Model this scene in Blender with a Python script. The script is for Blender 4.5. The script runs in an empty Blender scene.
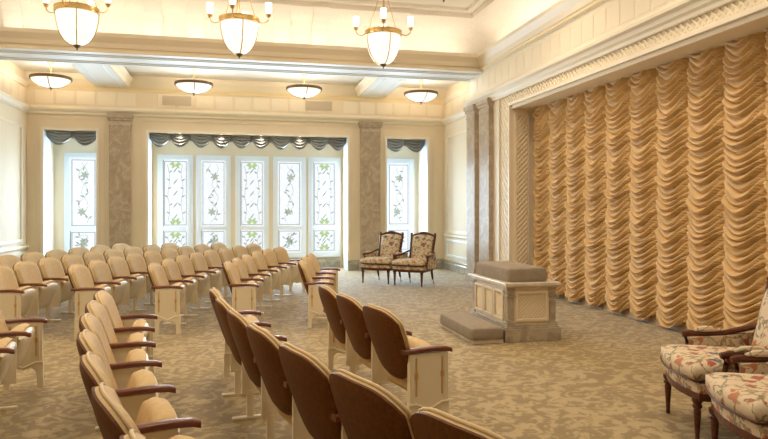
import bpy, math, random
from mathutils import Vector, Matrix
random.seed(7)
PI = math.pi
S = bpy.context.scene
COL = S.collection

# ------------------------------------------------------------------ camera
CAM_H = 1.57
cd = bpy.data.cameras.new('camera'); cam = bpy.data.objects.new('camera', cd); COL.objects.link(cam)
cd.sensor_width = 36; cd.sensor_fit = 'HORIZONTAL'; cd.lens = 36 * 645 / 768
cd.shift_y = -9.5 / 768
cam.location = (0, 0, CAM_H)
cam.rotation_euler = (PI / 2, 0, -math.atan(148 / 645))
S.camera = cam

# ------------------------------------------------------------------ world, exposure
W = bpy.data.worlds.new('world'); S.world = W; W.use_nodes = True
W.node_tree.nodes['Background'].inputs[0].default_value = (1.0, 0.90, 0.78, 1)
W.node_tree.nodes['Background'].inputs[1].default_value = 0.16
S.view_settings.view_transform = 'Standard'; S.view_settings.look = 'None'
S.view_settings.gamma = 1; S.view_settings.use_curve_mapping = False
S.view_settings.exposure = 0.5
S.cycles.max_bounces = 8

WARM = (1.0, 0.85, 0.66); DAY = (0.62, 0.82, 1.0)
def area(name, loc, rot, sx, sy, power, color, spread=PI):
    l = bpy.data.lights.new(name, 'AREA'); l.shape = 'RECTANGLE'; l.size = sx; l.size_y = sy
    l.energy = power; l.color = color; l.spread = spread
    o = bpy.data.objects.new(name, l); COL.objects.link(o); o.location = loc; o.rotation_euler = rot
    return o
def point(name, loc, power, color, r=.1):
    l = bpy.data.lights.new(name, 'POINT'); l.energy = power; l.color = color; l.shadow_soft_size = r
    o = bpy.data.objects.new(name, l); COL.objects.link(o); o.location = loc
    return o
def spot(name, loc, power, color, ang=110, blend=.8, r=.08, rot=(0, 0, 0)):
    l = bpy.data.lights.new(name, 'SPOT'); l.energy = power; l.color = color; l.shadow_soft_size = r
    l.spot_size = math.radians(ang); l.spot_blend = blend
    o = bpy.data.objects.new(name, l); COL.objects.link(o); o.location = loc; o.rotation_euler = rot
    return o

# room numbers
XL, XR, XRW, XC = -4.75, 5.45, 5.13, 5.63    # left wall, far right wall, curtain wall face, curtain
YB, YW = 16.5, 17.5                          # window wall face, glazing plane
YN = -3.0                                    # near end of the modelled room
YBF, YBB = 12.9, 13.95                       # main beam front / back
ZB, ZL = 4.5, 4.87                           # beam soffit, cove ledge
CXL = XL + .35                               # left cove lip
DOWN_FILL = 44; COVE = 2.1; CHAND = 18; BOWLP = 24; CAN = 20; DAYP = 55; PANE = .74

# cove lamps hidden in the trough behind the ledge
area('cove_lamp', ((CXL + 5.0) / 2, YBF + .16, ZL - .02), (PI, 0, 0), 9.0, .12, COVE * 9, (1, .90, .75))
area('cove_lamp', (5.22, 6.2, ZL - .02), (PI, 0, 0), .12, 13.0, COVE * 13, (1, .90, .75))
area('cove_lamp', (CXL - .17, 6.2, ZL - .02), (PI, 0, 0), .12, 13.0, COVE * 13, (1, .90, .75))

# ------------------------------------------------------------------ materials
def newmat(name):
    m = bpy.data.materials.new(name); m.use_nodes = True
    return m, m.node_tree, m.node_tree.nodes['Principled BSDF']
def nn(t, typ, **kw):
    n = t.nodes.new(typ)
    for k, v in kw.items():
        if k.startswith('_'): setattr(n, k[1:], v)
        else: n.inputs[k].default_value = v
    return n
def rgba(c): return (c[0], c[1], c[2], 1)
def coord(t, scale=(1, 1, 1)):
    tc = t.nodes.new('ShaderNodeTexCoord'); mp = t.nodes.new('ShaderNodeMapping')
    mp.inputs['Scale'].default_value = scale
    t.links.new(tc.outputs['Object'], mp.inputs['Vector']); return mp.outputs['Vector']
def ramp(t, fac, stops):
    r = t.nodes.new('ShaderNodeValToRGB'); el = r.color_ramp.elements
    while len(el) < len(stops): el.new(.5)
    for e, (p, c) in zip(el, stops): e.position = p; e.color = rgba(c)
    t.links.new(fac, r.inputs['Fac']); return r.outputs['Color']
def bump(t, b, h, strength=.3, dist=.01):
    n = t.nodes.new('ShaderNodeBump'); n.inputs['Strength'].default_value = strength; n.inputs['Distance'].default_value = dist
    t.links.new(h, n.inputs['Height']); t.links.new(n.outputs['Normal'], b.inputs['Normal'])
def plain(name, c, rough=.6, spec=.35, metal=0, noise=0.0, nscale=6, bmp=0.0, bscale=60):
    m, t, b = newmat(name)
    b.inputs['Roughness'].default_value = rough; b.inputs['Specular IOR Level'].default_value = spec
    b.inputs['Metallic'].default_value = metal; b.inputs['Base Color'].default_value = rgba(c)
    v = coord(t)
    if noise:
        n = nn(t, 'ShaderNodeTexNoise', Scale=nscale, Detail=4); t.links.new(v, n.inputs['Vector'])
        t.links.new(ramp(t, n.outputs['Fac'], [(.3, [x * (1 - noise) for x in c]), (.7, [min(1, x * (1 + noise)) for x in c])]), b.inputs['Base Color'])
    if bmp:
        n2 = nn(t, 'ShaderNodeTexNoise', Scale=bscale, Detail=3); t.links.new(v, n2.inputs['Vector'])
        bump(t, b, n2.outputs['Fac'], bmp)
    return m
def emis(name, c, s, noise=0.0, scale=8):
    m, t, b = newmat(name)
    b.inputs['Base Color'].default_value = rgba([.12 * x for x in c]); b.inputs['Roughness'].default_value = .35
    b.inputs['Emission Color'].default_value = rgba(c); b.inputs['Emission Strength'].default_value = s
    if noise:
        n = nn(t, 'ShaderNodeTexNoise', Scale=scale, Detail=3); t.links.new(coord(t), n.inputs['Vector'])
        t.links.new(ramp(t, n.outputs['Fac'], [(.3, [x * (1 - noise) for x in c]), (.7, c)]), b.inputs['Emission Color'])
    return m
def marble(name, c1, c2, c3, scale=2.2, rough=.3):
    m, t, b = newmat(name); v = coord(t)
    n = nn(t, 'ShaderNodeTexNoise', Scale=scale, Detail=8, Roughness=.65, Distortion=1.5); t.links.new(v, n.inputs['Vector'])
    t.links.new(ramp(t, n.outputs['Fac'], [(.32, c1), (.5, c2), (.58, c3), (.7, c2)]), b.inputs['Base Color'])
    b.inputs['Roughness'].default_value = rough; return m
def wood(name, c1, c2, rough=.35):
    m, t, b = newmat(name); v = coord(t, (3, 14, 14))
    n = nn(t, 'ShaderNodeTexNoise', Scale=3, Detail=6, Distortion=.6); t.links.new(v, n.inputs['Vector'])
    t.links.new(ramp(t, n.outputs['Fac'], [(.35, c1), (.65, c2)]), b.inputs['Base Color'])
    b.inputs['Roughness'].default_value = rough; b.inputs['Specular IOR Level'].default_value = .3; return m
def carpet():
    m, t, b = newmat('carpet'); v = coord(t)
    n1 = nn(t, 'ShaderNodeTexNoise', Scale=4.2, Detail=1.5, Distortion=2.6); t.links.new(v, n1.inputs['Vector'])
    n2 = nn(t, 'ShaderNodeTexNoise', Scale=13, Detail=1, Distortion=1.2); t.links.new(v, n2.inputs['Vector'])
    fn = nn(t, 'ShaderNodeTexNoise', Scale=90, Detail=1); t.links.new(v, fn.inputs['Vector'])
    a1 = nn(t, 'ShaderNodeMath', _operation='MULTIPLY_ADD'); t.links.new(n2.outputs['Fac'], a1.inputs[0]); a1.inputs[1].default_value = .55; t.links.new(n1.outputs['Fac'], a1.inputs[2])
    a2 = nn(t, 'ShaderNodeMath', _operation='MULTIPLY_ADD'); t.links.new(fn.outputs['Fac'], a2.inputs[0]); a2.inputs[1].default_value = .12; t.links.new(a1.outputs[0], a2.inputs[2])
    t.links.new(ramp(t, a2.outputs[0], [(.72, (.42, .31, .145)), (.79, (.40, .29, .13)), (.835, (.275, .19, .072)), (.95, (.25, .17, .062))]), b.inputs['Base Color'])
    b.inputs['Roughness'].default_value = .75; b.inputs['Specular IOR Level'].default_value = .25
    b.inputs['Sheen Weight'].default_value = .25; b.inputs['Sheen Roughness'].default_value = .5
    bump(t, b, a2.outputs[0], .5, .012); return m
def floral(name='floral_tapestry', sc=1.0):
    m, t, b = newmat(name); v = coord(t)
    base = (.68, .54, .36)
    n = nn(t, 'ShaderNodeTexNoise', Scale=9 * sc, Detail=2); t.links.new(v, n.inputs['Vector'])
    mx = nn(t, 'ShaderNodeMix', _data_type='VECTOR'); mx.inputs[0].default_value = .12
    t.links.new(v, mx.inputs[4]); t.links.new(n.outputs['Color'], mx.inputs[5]); wv = mx.outputs[1]
    cur = None
    def layer(prev, scale, lo, hi, cols, off):
        mp = nn(t, 'ShaderNodeMapping'); mp.inputs['Location'].default_value = (off, off * 2.3, off * .7); t.links.new(wv, mp.inputs['Vector'])
        vo = nn(t, 'ShaderNodeTexVoronoi', Scale=scale * sc); t.links.new(mp.outputs['Vector'], vo.inputs['Vector'])
        mask = ramp(t, vo.outputs['Distance'], [(lo, (1, 1, 1)), (hi, (0, 0, 0))])
        sp = nn(t, 'ShaderNodeSeparateColor'); t.links.new(vo.outputs['Color'], sp.inputs[0])
        colr = t.nodes.new('ShaderNodeValToRGB'); colr.color_ramp.interpolation = 'CONSTANT'
        el = colr.color_ramp.elements
        while len(el) < len(cols): el.new(.5)
        for i, c in enumerate(cols): el[i].position = i / len(cols); el[i].color = rgba(c)
        t.links.new(sp.outputs[0], colr.inputs['Fac'])
        mm = nn(t, 'ShaderNodeMix', _data_type='RGBA'); t.links.new(mask, mm.inputs[0])
        if prev is None: mm.inputs[6].default_value = rgba(base)
        else: t.links.new(prev, mm.inputs[6])
        t.links.new(colr.outputs['Color'], mm.inputs[7]); return mm.outputs[2]
    vine = nn(t, 'ShaderNodeTexVoronoi', Scale=7 * sc, _feature='DISTANCE_TO_EDGE'); t.links.new(wv, vine.inputs['Vector'])
    vm = ramp(t, vine.outputs['Distance'], [(.02, (1, 1, 1)), (.06, (0, 0, 0))])
    m0 = nn(t, 'ShaderNodeMix', _data_type='RGBA'); t.links.new(vm, m0.inputs[0]); m0.inputs[6].default_value = rgba(base); m0.inputs[7].default_value = rgba((.30, .24, .13))
    cur = layer(m0.outputs[2], 16, .30, .40, [base, (.22, .22, .12), base, (.45, .30, .16)], 3.1)
    cur = layer(cur, 9.5, .30, .38, [(.42, .10, .055), (.34, .15, .08), (.50, .20, .10), (.10, .11, .17), base], 1.3)
    cur = layer(cur, 20, .12, .2, [(.6, .42, .2), (.36, .09, .06), base], 5.7)
    t.links.new(cur, b.inputs['Base Color']); b.inputs['Roughness'].default_value = .85
    fn = nn(t, 'ShaderNodeTexNoise', Scale=150, Detail=1); t.links.new(v, fn.inputs['Vector']); bump(t, b, fn.outputs['Fac'], .25, .004)
    return m
M = {}
M['wall'] = plain('cream_wall_paint', (.79, .66, .47), .6, .3, noise=.02, nscale=1.5)
M['pale'] = plain('pale_cream_wall', (.80, .70, .53), .6, .3, noise=.02, nscale=1.5)
M['trim'] = plain('cream_trim_paint', (.84, .74, .57), .4, .4)
M['frieze'] = plain('cream_frieze_paint', (.84, .73, .55), .5, .35)
M['white'] = plain('white_window_paint', (.80, .87, .94), .35, .45)  # white paint with the blue cast of window daylight tinted in
M['ceil'] = plain('ceiling_paint', (.84, .80, .72), .7, .25)
M['beam'] = plain('pale_beam_paint', (.86, .86, .83), .4, .4)
M['gold'] = plain('gilded_strip', (.86, .70, .42), .4, .5)
M['lattice'] = plain('lattice_plaster', (.83, .72, .53), .5, .35)
M['cove'] = plain('cove_plaster', (.86, .80, .71), .7, .2, noise=.05, nscale=30, bmp=.6, bscale=38)
M['pilaster'] = marble('pilaster_marble', (.38, .28, .19), (.45, .345, .24), (.55, .45, .33), 3.4, .3)
M['base'] = marble('baseboard_marble', (.26, .25, .19), (.36, .33, .25), (.45, .41, .32), 3, .25)
M['amarble'] = marble('altar_marble', (.30, .25, .18), (.42, .35, .25), (.52, .44, .33), 4, .3)
M['atop'] = marble('altar_top_marble', (.60, .52, .40), (.70, .62, .49), (.76, .69, .57), 4, .25)
M['apanel'] = plain('altar_cream_panel', (.80, .68, .49), .45, .4)
M['taupe'] = plain('taupe_velvet', (.31, .25, .18), .85, .2, noise=.08, nscale=12, bmp=.2, bscale=200)
M['carpet'] = carpet()
M['drape'] = plain('gold_satin_drape', (.70, .44, .17), .42, .4, noise=.05, nscale=5)
M['drape'].node_tree.nodes['Principled BSDF'].inputs['Sheen Weight'].default_value = .3
M['drapeback'] = plain('drape_skirting', (.62, .48, .30), .6)
M['valance'] = plain('silver_grey_satin', (.42, .44, .44), .28, .6, metal=.45)
M['valdark'] = plain('dark_silver_satin', (.34, .34, .33), .28, .6, metal=.45)
M['fabric'] = plain('tan_chair_fabric', (.63, .45, .225), .75, .3, noise=.07, nscale=25, bmp=.25, bscale=160)
M['piping'] = plain('tan_chair_piping', (.70, .52, .28), .6, .3)
M['shell'] = wood('dark_brown_chair_shell', (.105, .032, .005), (.150, .052, .010), .5)
M['shell'].node_tree.nodes['Principled BSDF'].inputs['Specular IOR Level'].default_value = .15
M['cream'] = plain('cream_chair_enamel', (.84, .73, .52), .4, .45)
M['chairgold'] = plain('chair_gilt_line', (.62, .38, .12), .4, .5, metal=.3)
M['arm'] = wood('mahogany_arm', (.125, .036, .014), (.20, .066, .026), .28)
M['frame'] = wood('walnut_frame', (.075, .022, .010), (.13, .042, .018), .28)
M['floral'] = floral('floral_tapestry', 1.25)
M['brass'] = plain('brass', (.62, .42, .16), .3, .5, metal=.85)
M['bronze'] = plain('aged_bronze', (.16, .11, .055), .4, .5, metal=.6)
M['bowl'] = emis('lit_alabaster_glass', (1.0, .89, .72), .98, .12, 9)
M['shade'] = emis('lit_candle_glass', (1.0, .90, .74), 2.2)
M['pane'] = emis('daylit_textured_glass', (.90, .95, 1.0), PANE, .16, 26)
M['lead'] = plain('leaded_came', (.22, .24, .25), .5)
M['leadthin'] = plain('pale_came', (.30, .33, .32), .5)
M['green'] = emis('green_stained_glass', (.45, .62, .33), .75, .25, 40)
M['yellow'] = emis('amber_stained_glass', (.86, .74, .36), .8)
M['greyleaf'] = emis('grey_green_stained_glass', (.50, .58, .47), .6, .2, 40)
M['canglow'] = emis('lit_downlight', (1, .9, .72), 3.0)
M['vent'] = plain('vent_grille', (.60, .50, .36), .6)
M['dark'] = plain('dark_slot', (.06, .06, .06), .7)

# ------------------------------------------------------------------ geometry helpers
class MB:
    def __init__(s): s.v = []; s.f = []
    def add(s, vs, fs):
        o = len(s.v); s.v += [tuple(p) for p in vs]; s.f += [tuple(i + o for i in f) for f in fs]; return s
    def box(s, a, b, rot=None, piv=None):
        (x0, y0, z0), (x1, y1, z1) = a, b
        vs = [Vector(p) for p in ((x0, y0, z0), (x1, y0, z0), (x1, y1, z0), (x0, y1, z0), (x0, y0, z1), (x1, y0, z1), (x1, y1, z1), (x0, y1, z1))]
        if rot is not None:
            pv = Vector(piv) if piv else (Vector(a) + Vector(b)) / 2
            vs = [rot @ (p - pv) + pv for p in vs]
        return s.add(vs, [(0, 3, 2, 1), (4, 5, 6, 7), (0, 1, 5, 4), (1, 2, 6, 5), (2, 3, 7, 6), (3, 0, 4, 7)])
    def bar(s, p, q, w, h=None):
        p, q = Vector(p), Vector(q); d = (q - p).normalized(); h = h or w
        up = Vector((0, 0, 1)) if abs(d.z) < .9 else Vector((0, 1, 0))
        a = d.cross(up).normalized() * w / 2; b = d.cross(a).normalized() * h / 2
        vs = [p - a - b, p + a - b, p + a + b, p - a + b, q - a - b, q + a - b, q + a + b, q - a + b]
        return s.add(vs, [(0, 3, 2, 1), (4, 5, 6, 7), (0, 1, 5, 4), (1, 2, 6, 5), (2, 3, 7, 6), (3, 0, 4, 7)])
    def lathe(s, prof, c=(0, 0, 0), n=16):
        vs = []; fs = []
        for r, z in prof:
            for k in range(n):
                a = 2 * PI * k / n; vs.append((c[0] + r * math.cos(a), c[1] + r * math.sin(a), c[2] + z))
        for i in range(len(prof) - 1):
            for k in range(n):
                fs.append((i * n + k, i * n + (k + 1) % n, (i + 1) * n + (k + 1) % n, (i + 1) * n + k))
        fs.append(tuple(reversed(range(n)))); fs.append(tuple(range((len(prof) - 1) * n, len(prof) * n)))
        return s.add(vs, fs)
    def tube(s, pts, r, n=8, closed=False):
        pts = [Vector(p) for p in pts]; N = len(pts); vs = []; fs = []
        rr = r if isinstance(r, (list, tuple)) else [r] * N
        for i, p in enumerate(pts):
            if closed: d = pts[(i + 1) % N] - pts[i - 1]
            else: d = pts[min(i + 1, N - 1)] - pts[max(i - 1, 0)]
            d.normalize(); up = Vector((0, 0, 1)) if abs(d.z) < .95 else Vector((1, 0, 0))
            a = d.cross(up).normalized(); b = d.cross(a).normalized()
            for k in range(n):
                t = 2 * PI * k / n; vs.append(p + (a * math.cos(t) + b * math.sin(t)) * rr[i])
        for i in range(N if closed else N - 1):
            j = (i + 1) % N
            for k in range(n): fs.append((i * n + k, i * n + (k + 1) % n, j * n + (k + 1) % n, j * n + k))
        if not closed: fs.append(tuple(reversed(range(n)))); fs.append(tuple(range((N - 1) * n, N * n)))
        return s.add(vs, fs)
    def prism(s, poly, axis, lo, hi):
        """polygon of 2-D points extruded along an axis; the other two axes keep their x,y,z order"""
        def mk(p, h):
            q = list(p); q.insert(axis, h); return tuple(q)
        n = len(poly)
        vs = [mk(p, lo) for p in poly] + [mk(p, hi) for p in poly]
        return s.add(vs, [tuple(reversed(range(n))), tuple(range(n, 2 * n))] + [(i, (i + 1) % n, n + (i + 1) % n, n + i) for i in range(n)])
    def grid(s, fn, nu, nv):
        vs = [fn(i / nu, j / nv) for j in range(nv + 1) for i in range(nu + 1)]
        return s.add(vs, [(j * (nu + 1) + i, j * (nu + 1) + i + 1, (j + 1) * (nu + 1) + i + 1, (j + 1) * (nu + 1) + i) for j in range(nv) for i in range(nu)])
    def solid(s, front, back, nu, nv):
        """closed slab between two parametrised sheets"""
        o = len(s.v); s.grid(front, nu, nv); q = len(s.v) - o
        o2 = len(s.v); s.grid(back, nu, nv)
        nf = nu * nv
        s.f[-nf:] = [tuple(reversed(f)) for f in s.f[-nf:]]
        loop = [i for i in range(nu)] + [j * (nu + 1) + nu for j in range(nv)] + [nv * (nu + 1) + i for i in range(nu, 0, -1)] + [j * (nu + 1) for j in range(nv, 0, -1)]
        for a, b in zip(loop, loop[1:] + loop[:1]): s.f.append((o + b, o + a, o2 + a, o2 + b))
        return s
    def mesh(s, name, mat, smooth=False, bevel=0):
        me = bpy.data.meshes.new(name); me.from_pydata(s.v, [], s.f); me.materials.append(mat)
        import bmesh
        bm = bmesh.new(); bm.from_mesh(me); bmesh.ops.recalc_face_normals(bm, faces=bm.faces)
        if bevel: bmesh.ops.bevel(bm, geom=bm.edges[:], offset=bevel, segments=2, affect='EDGES', profile=.6)
        bm.to_mesh(me); bm.free()
        if smooth:
            me.shade_smooth()
            if smooth != 'all': me.set_sharp_from_angle(angle=math.radians(smooth if smooth is not True else 42))
        return me
    def build(s, name, mat, parent=None, smooth=False, bevel=0):
        o = bpy.data.objects.new(name, s.mesh(name, mat, smooth, bevel)); COL.objects.link(o); o.parent = parent; return o
def tag(o, label=None, cat=None, group=None, kind=None):
    for k, v in (('label', label), ('category', cat), ('group', group), ('kind', kind)):
        if v: o[k] = v
    return o
def empty(name, loc=(0, 0, 0), rz=0, label=None, cat=None, group=None, kind=None):
    o = bpy.data.objects.new(name, None); COL.objects.link(o); o.location = loc; o.rotation_euler = (0, 0, rz); o.empty_display_size = .1
    return tag(o, label, cat, group, kind)
def inst(name, me, parent, loc=(0, 0, 0), rot=(0, 0, 0)):
    o = bpy.data.objects.new(name, me); COL.objects.link(o); o.parent = parent; o.location = loc; o.rotation_euler = rot; return o
def copy_tree(o, parent=None):
    c = o.copy(); COL.objects.link(c); c.parent = parent
    for ch in list(o.children): copy_tree(ch, c)
    return c
def struct(o, label, cat='structure'): return tag(o, label, cat, kind='structure')
TN = [0]
def trim(mb, mat, label, cat='moulding', smooth=False):
    TN[0] += 1; return struct(mb.build('trim_%d' % TN[0], mat, None, smooth), label, cat)
def trim_empty(label, cat, loc=(0, 0, 0)):
    TN[0] += 1; return empty('trim_%d' % TN[0], loc, 0, label, cat, None, 'structure')
def prof_x(mb, prof, y, sgn, x0, x1):   # moulding on a wall facing sgn*Y, running along X; prof = (offset, z)
    return mb.prism([(y + sgn * d, z) for d, z in prof], 0, x0, x1)
def prof_y(mb, prof, x, sgn, y0, y1):   # moulding on a wall facing sgn*X, running along Y
    return mb.prism([(x + sgn * d, z) for d, z in prof], 1, y0, y1)

# ================================================================== THE SETTING
fl = MB().box((XL - .3, YN, -.1), (6.2, 18.0, 0)).build('floor', M['carpet']); struct(fl, 'tan patterned carpet floor with leafy scroll motif', 'floor')

# ---- window wall with three recesses
OPEN = [(-4.40, -3.23), (-2.08, 2.83), (3.85, 4.98)]; ZT = 3.46
wb = MB()
xs = [XL - .3] + [x for o in OPEN for x in o] + [XR + .3]
for i in range(0, len(xs), 2): wb.box((xs[i], YB, 0), (xs[i + 1], YB + .30, 4.8))
for a, b in OPEN: wb.box((a, YB, ZT), (b, YB + .30, 4.8))
struct(wb.build('wall_back', M['wall']), 'cream window wall with three deep window recesses', 'wall')
rc = MB()
for a, b in OPEN:
    e = .0
    rc.box((a - .25 - e, YB + .30, 0), (a - e - .02, YW + .06, ZT + .1)); rc.box((b + e + .02, YB + .30, 0), (b + e + .25, YW + .06, ZT + .1))
    rc.box((a - .25, YB + .30, ZT + .02), (b + .25, YW + .2, ZT + .2))
struct(rc.build('wall_recess', M['pale']), 'pale cream side walls and heads of the window recesses', 'wall')
# glazing wall with holes
WZ0, WZ1 = .36, 2.93
centers = [(-3.74, 'B'), (-1.53, 'A'), (-.575, 'B'), (.415, 'A'), (1.405, 'B'), (2.35, 'A'), (4.44, 'B')]
HW = .37
gw = MB()
for a, b in OPEN:
    e = .0
    cs = [c for c, _ in centers if a - .3 < c < b + .3]
    xe = [a - e - .02] + [x for c in cs for x in (c - HW, c + HW)] + [b + e + .02]
    for i in range(0, len(xe), 2): gw.box((xe[i], YW, 0), (xe[i + 1], YW + .15, ZT + .02))
    for c in cs:
        gw.box((c - HW, YW, 0), (c + HW, YW + .15, WZ0)); gw.box((c - HW, YW, WZ1), (c + HW, YW + .15, ZT + .02))
struct(gw.build('wall_glazing', M['pale']), 'pale wall around the stained glass windows', 'wall')
# white edge frames of the openings
for a, b in OPEN:
    t = MB(); t.box((a - .05, YB - .025, 0), (a, YB - .001, ZT)); t.box((b, YB - .025, 0), (b + .05, YB - .001, ZT)); t.box((a - .05, YB - .025, ZT), (b + .05, YB - .001, ZT + .05))
    lj = MB(); lj.box((a, YB - .02, 0), (a + .014, YB + .56, ZT - .002)); lj.box((b - .014, YB - .02, 0), (b, YB + .56, ZT - .002)); trim(lj, M['white'], 'white jamb linings of the %s window recess' % ('wide five-window' if b - a > 2 else ('narrow' + (' pilaster-side' if a < 0 else ' curtain-side'))), 'jamb')
    trim(t, M['trim'], 'cream casing around the %s window recess' % ('wide five-window' if b - a > 2 else ('narrow' + (' pilaster-side' if a < 0 else ' curtain-side'))), 'casing')
# raised panel mouldings on the back wall piers
def frame_x(x0, x1, z0, z1, y, w=.035, d=.02):
    return MB().box((x0, y - d, z0), (x1, y, z0 + w)).box((x0, y - d, z1 - w), (x1, y, z1)).box((x0, y - d, z0 + w), (x0 + w, y, z1 - w)).box((x1 - w, y - d, z0 + w), (x1, y, z1 - w))
def frame_y(y0, y1, z0, z1, x, sgn, w=.035, d=.02):
    xa, xb = sorted((x, x + sgn * d))
    return MB().box((xa, y0, z0), (xb, y1, z0 + w)).box((xa, y0, z1 - w), (xb, y1, z1)).box((xa, y0, z0 + w), (xb, y0 + w, z1 - w)).box((xa, y1 - w, z0 + w), (xb, y1, z1 - w))
for a, b in OPEN:
    t = MB(); z1 = ZT + .26
    t.box((a - .17, YB - .015, 0.3), (a - .145, YB, z1)); t.box((b + .145, YB - .015, 0.3), (b + .17, YB, z1)); t.box((a - .17, YB - .015, z1), (b + .17, YB, z1 + .025))
    trim(t, M['wall'], 'thin raised moulding outlining the window recess in the cream wall', 'moulding')

# ---- windows
def vine(seed, w, z0, z1):
    r = random.Random(seed); pts = []
    n = 14
    for i in range(n + 1):
        z = z0 + (z1 - z0) * i / n; pts.append((w * .42 * math.sin(i * .9 + seed) * (.6 + .4 * r.random()), z))
    return pts
def window(idx, cx, typ):
    lab = {'A': 'tall white window with diagonal leaded glass and green flowers', 'B': 'tall white window with a leaded trailing vine'}[typ]
    place = {0: ', in the narrow recess by the pale side wall', 1: ', beside the brown marble pilaster', 2: ', second from that pilaster', 3: ', middle of the five', 4: ', second from the armchairs', 5: ', nearest the armchairs', 6: ', in the narrow recess behind the armchairs'}[idx]
    w = empty('window_%d' % (idx + 1), (cx, YW, 0), 0, lab + place, 'window', None, 'structure')
    g = .31; zt0, zt1 = 1.045, 1.14
    f = MB()
    f.box((-HW, -.05, WZ0), (-g, .08, WZ1)); f.box((g, -.05, WZ0), (HW, .08, WZ1)); f.box((-g, -.05, WZ1 - .06), (g, .08, WZ1)); f.box((-g, -.05, WZ0), (g, .08, WZ0 + .07))
    f.build('window_frame', M['white'], w)
    c = MB(); c.box((-HW - .07, -.03, WZ0 - .06), (-HW, -.001, WZ1 + .07)); c.box((HW, -.03, WZ0 - .06), (HW + .07, -.001, WZ1 + .07)); c.box((-HW, -.03, WZ1), (HW, -.001, WZ1 + .07)); c.box((-HW, -.05, WZ0 - .06), (HW, -.001, WZ0))
    c.build('casing', M['white'], w)
    MB().box((-g, -.045, zt0), (g, .07, zt1)).build('transom', M['white'], w)
    for k, (z0, z1) in enumerate(((WZ0 + .07, zt0), (zt1, WZ1 - .06))):
        p = MB().box((-g, .02, z0), (g, .035, z1)).build('pane', M['pane'], w)
        b = MB(); e = .014; i = .035
        for (x0, x1, a, d) in ((-g + i, -g + i + e, z0 + i, z1 - i), (g - i - e, g - i, z0 + i, z1 - i), (-g + i, g - i, z0 + i, z0 + i + e), (-g + i, g - i, z1 - i - e, z1 - i)): b.box((x0, .004, a), (x1, .02, d))
        if typ == 'A' or k == 0: b.box((-g + .004, .004, z0), (-g + .018, .02, z1))
        b.build('came_border', M['lead'], p)
        L = MB(); G = MB(); Y_ = MB(); rr = random.Random(idx * 7 + k)
        def leaf(mb, x, z, ang, ln, wd):
            ca, sa = math.cos(ang), math.sin(ang); poly = []
            for (u, v) in ((0, 0), (.3, .5), (.65, .4), (1, 0), (.65, -.4), (.3, -.5)):
                a, c_ = u * ln, v * wd; poly.append((x + a * ca - c_ * sa, z + a * sa + c_ * ca))
            mb.prism(poly, 1, .008, .019)
        if typ == 'A':
            for sx in (-1, 1):
                xx = sx * .165; n = 7 if k else 4
                pts = [(xx + .03 * math.sin(j * 1.7 + sx), z0 + .12 + (z1 - z0 - .24) * j / n) for j in range(n + 1)]
                for q, r2 in zip(pts, pts[1:]): L.bar((q[0], .014, q[1]), (r2[0], .014, r2[1]), .009, .008)
                for j, q in enumerate(pts[1:-1]): leaf(L, q[0], q[1], PI / 2 + sx * .9 * (1 if j % 2 else -1), .10, .035)
            n = 5 if k else 2
            for j in range(n):
                zc = z0 + .26 + (z1 - z0 - .52) * j / max(1, n - 1)
                leaf(L, -.06, zc - .08, math.atan2(.17, .13), .21, .030)
            for (fz, sg) in ((z1 - .10, -1), (z0 + .10, 1)):
                for a in (0.15, .9, 2.2, 3.0): leaf(G, 0, fz, sg * a if sg > 0 else -a, .16, .075)
                leaf(G, -.13, fz + .02 * sg, -sg * .6, .12, .06); leaf(G, .13, fz + .02 * sg, PI + sg * .6, .12, .06)
                Y_.lathe([(.035, 0), (.035, .002)], (0, 0, 0), 8) if False else leaf(Y_, -.035, fz, 0, .07, .07)
        else:
            pts = vine(idx * 2.3 + k, .34, z0 + .1, z1 - .1)
            for q, r2 in zip(pts, pts[1:]): L.bar((q[0], .014, q[1]), (r2[0], .014, r2[1]), .009, .008)
            pts2 = [(-.7 * x + .03, z) for x, z in pts]
            for q, r2 in zip(pts2[2:], pts2[3:]): L.bar((q[0], .014, q[1]), (r2[0], .014, r2[1]), .008, .008)
            for j, q in enumerate(pts[1:-1]): leaf(L if j % 2 else G, q[0], q[1], rr.random() * 6, .11, .04)
            for fx, fz in (((.03, z1 - .42), (-.04, z0 + .38)) if k else ((0, (z0 + z1) / 2),)):
                for a in range(6): leaf(G, fx, fz, a * 1.05 + .3, .12, .055)
            Y_ = None
        tag(L.build('leadwork', M['leadthin'], p), kind='stuff')
        tag(G.build('stained_leaves', M['green'] if typ == 'A' else M['greyleaf'], p), kind='stuff')
        if Y_: Y_.build('stained_flower', M['yellow'], p)
for i, (c, t) in enumerate(centers): window(i, c, t)

# ---- side walls
wl = MB().box((XL - .3, YN, 0), (XL, 17, 4.85)); struct(wl.build('wall_left', M['pale']), 'pale cream side wall with chair rail and raised panels', 'wall')
t = MB(); prof_y(t, [(0, .66), (.02, .67), (.045, .70), (.045, .73), (.02, .76), (0, .77)], XL, 1, 4, YB); trim(t, M['trim'], 'white chair rail along the wall beside the far seats', 'chair rail')
for y0, y1 in ((13.2, 16.1), (9.6, 12.6)):
    trim(frame_y(y0, y1, .85, 3.50, XL, 1, .06, .03), M['trim'], 'raised panel moulding on the %s of the pale side wall' % ('window end' if y0 > 13 else 'middle'), 'moulding')
    trim(frame_y(y0, y1, .34, .60, XL, 1, .04, .02), M['trim'], 'low wainscot panel under the chair rail at the %s' % ('window end' if y0 > 13 else 'middle'), 'moulding')
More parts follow.
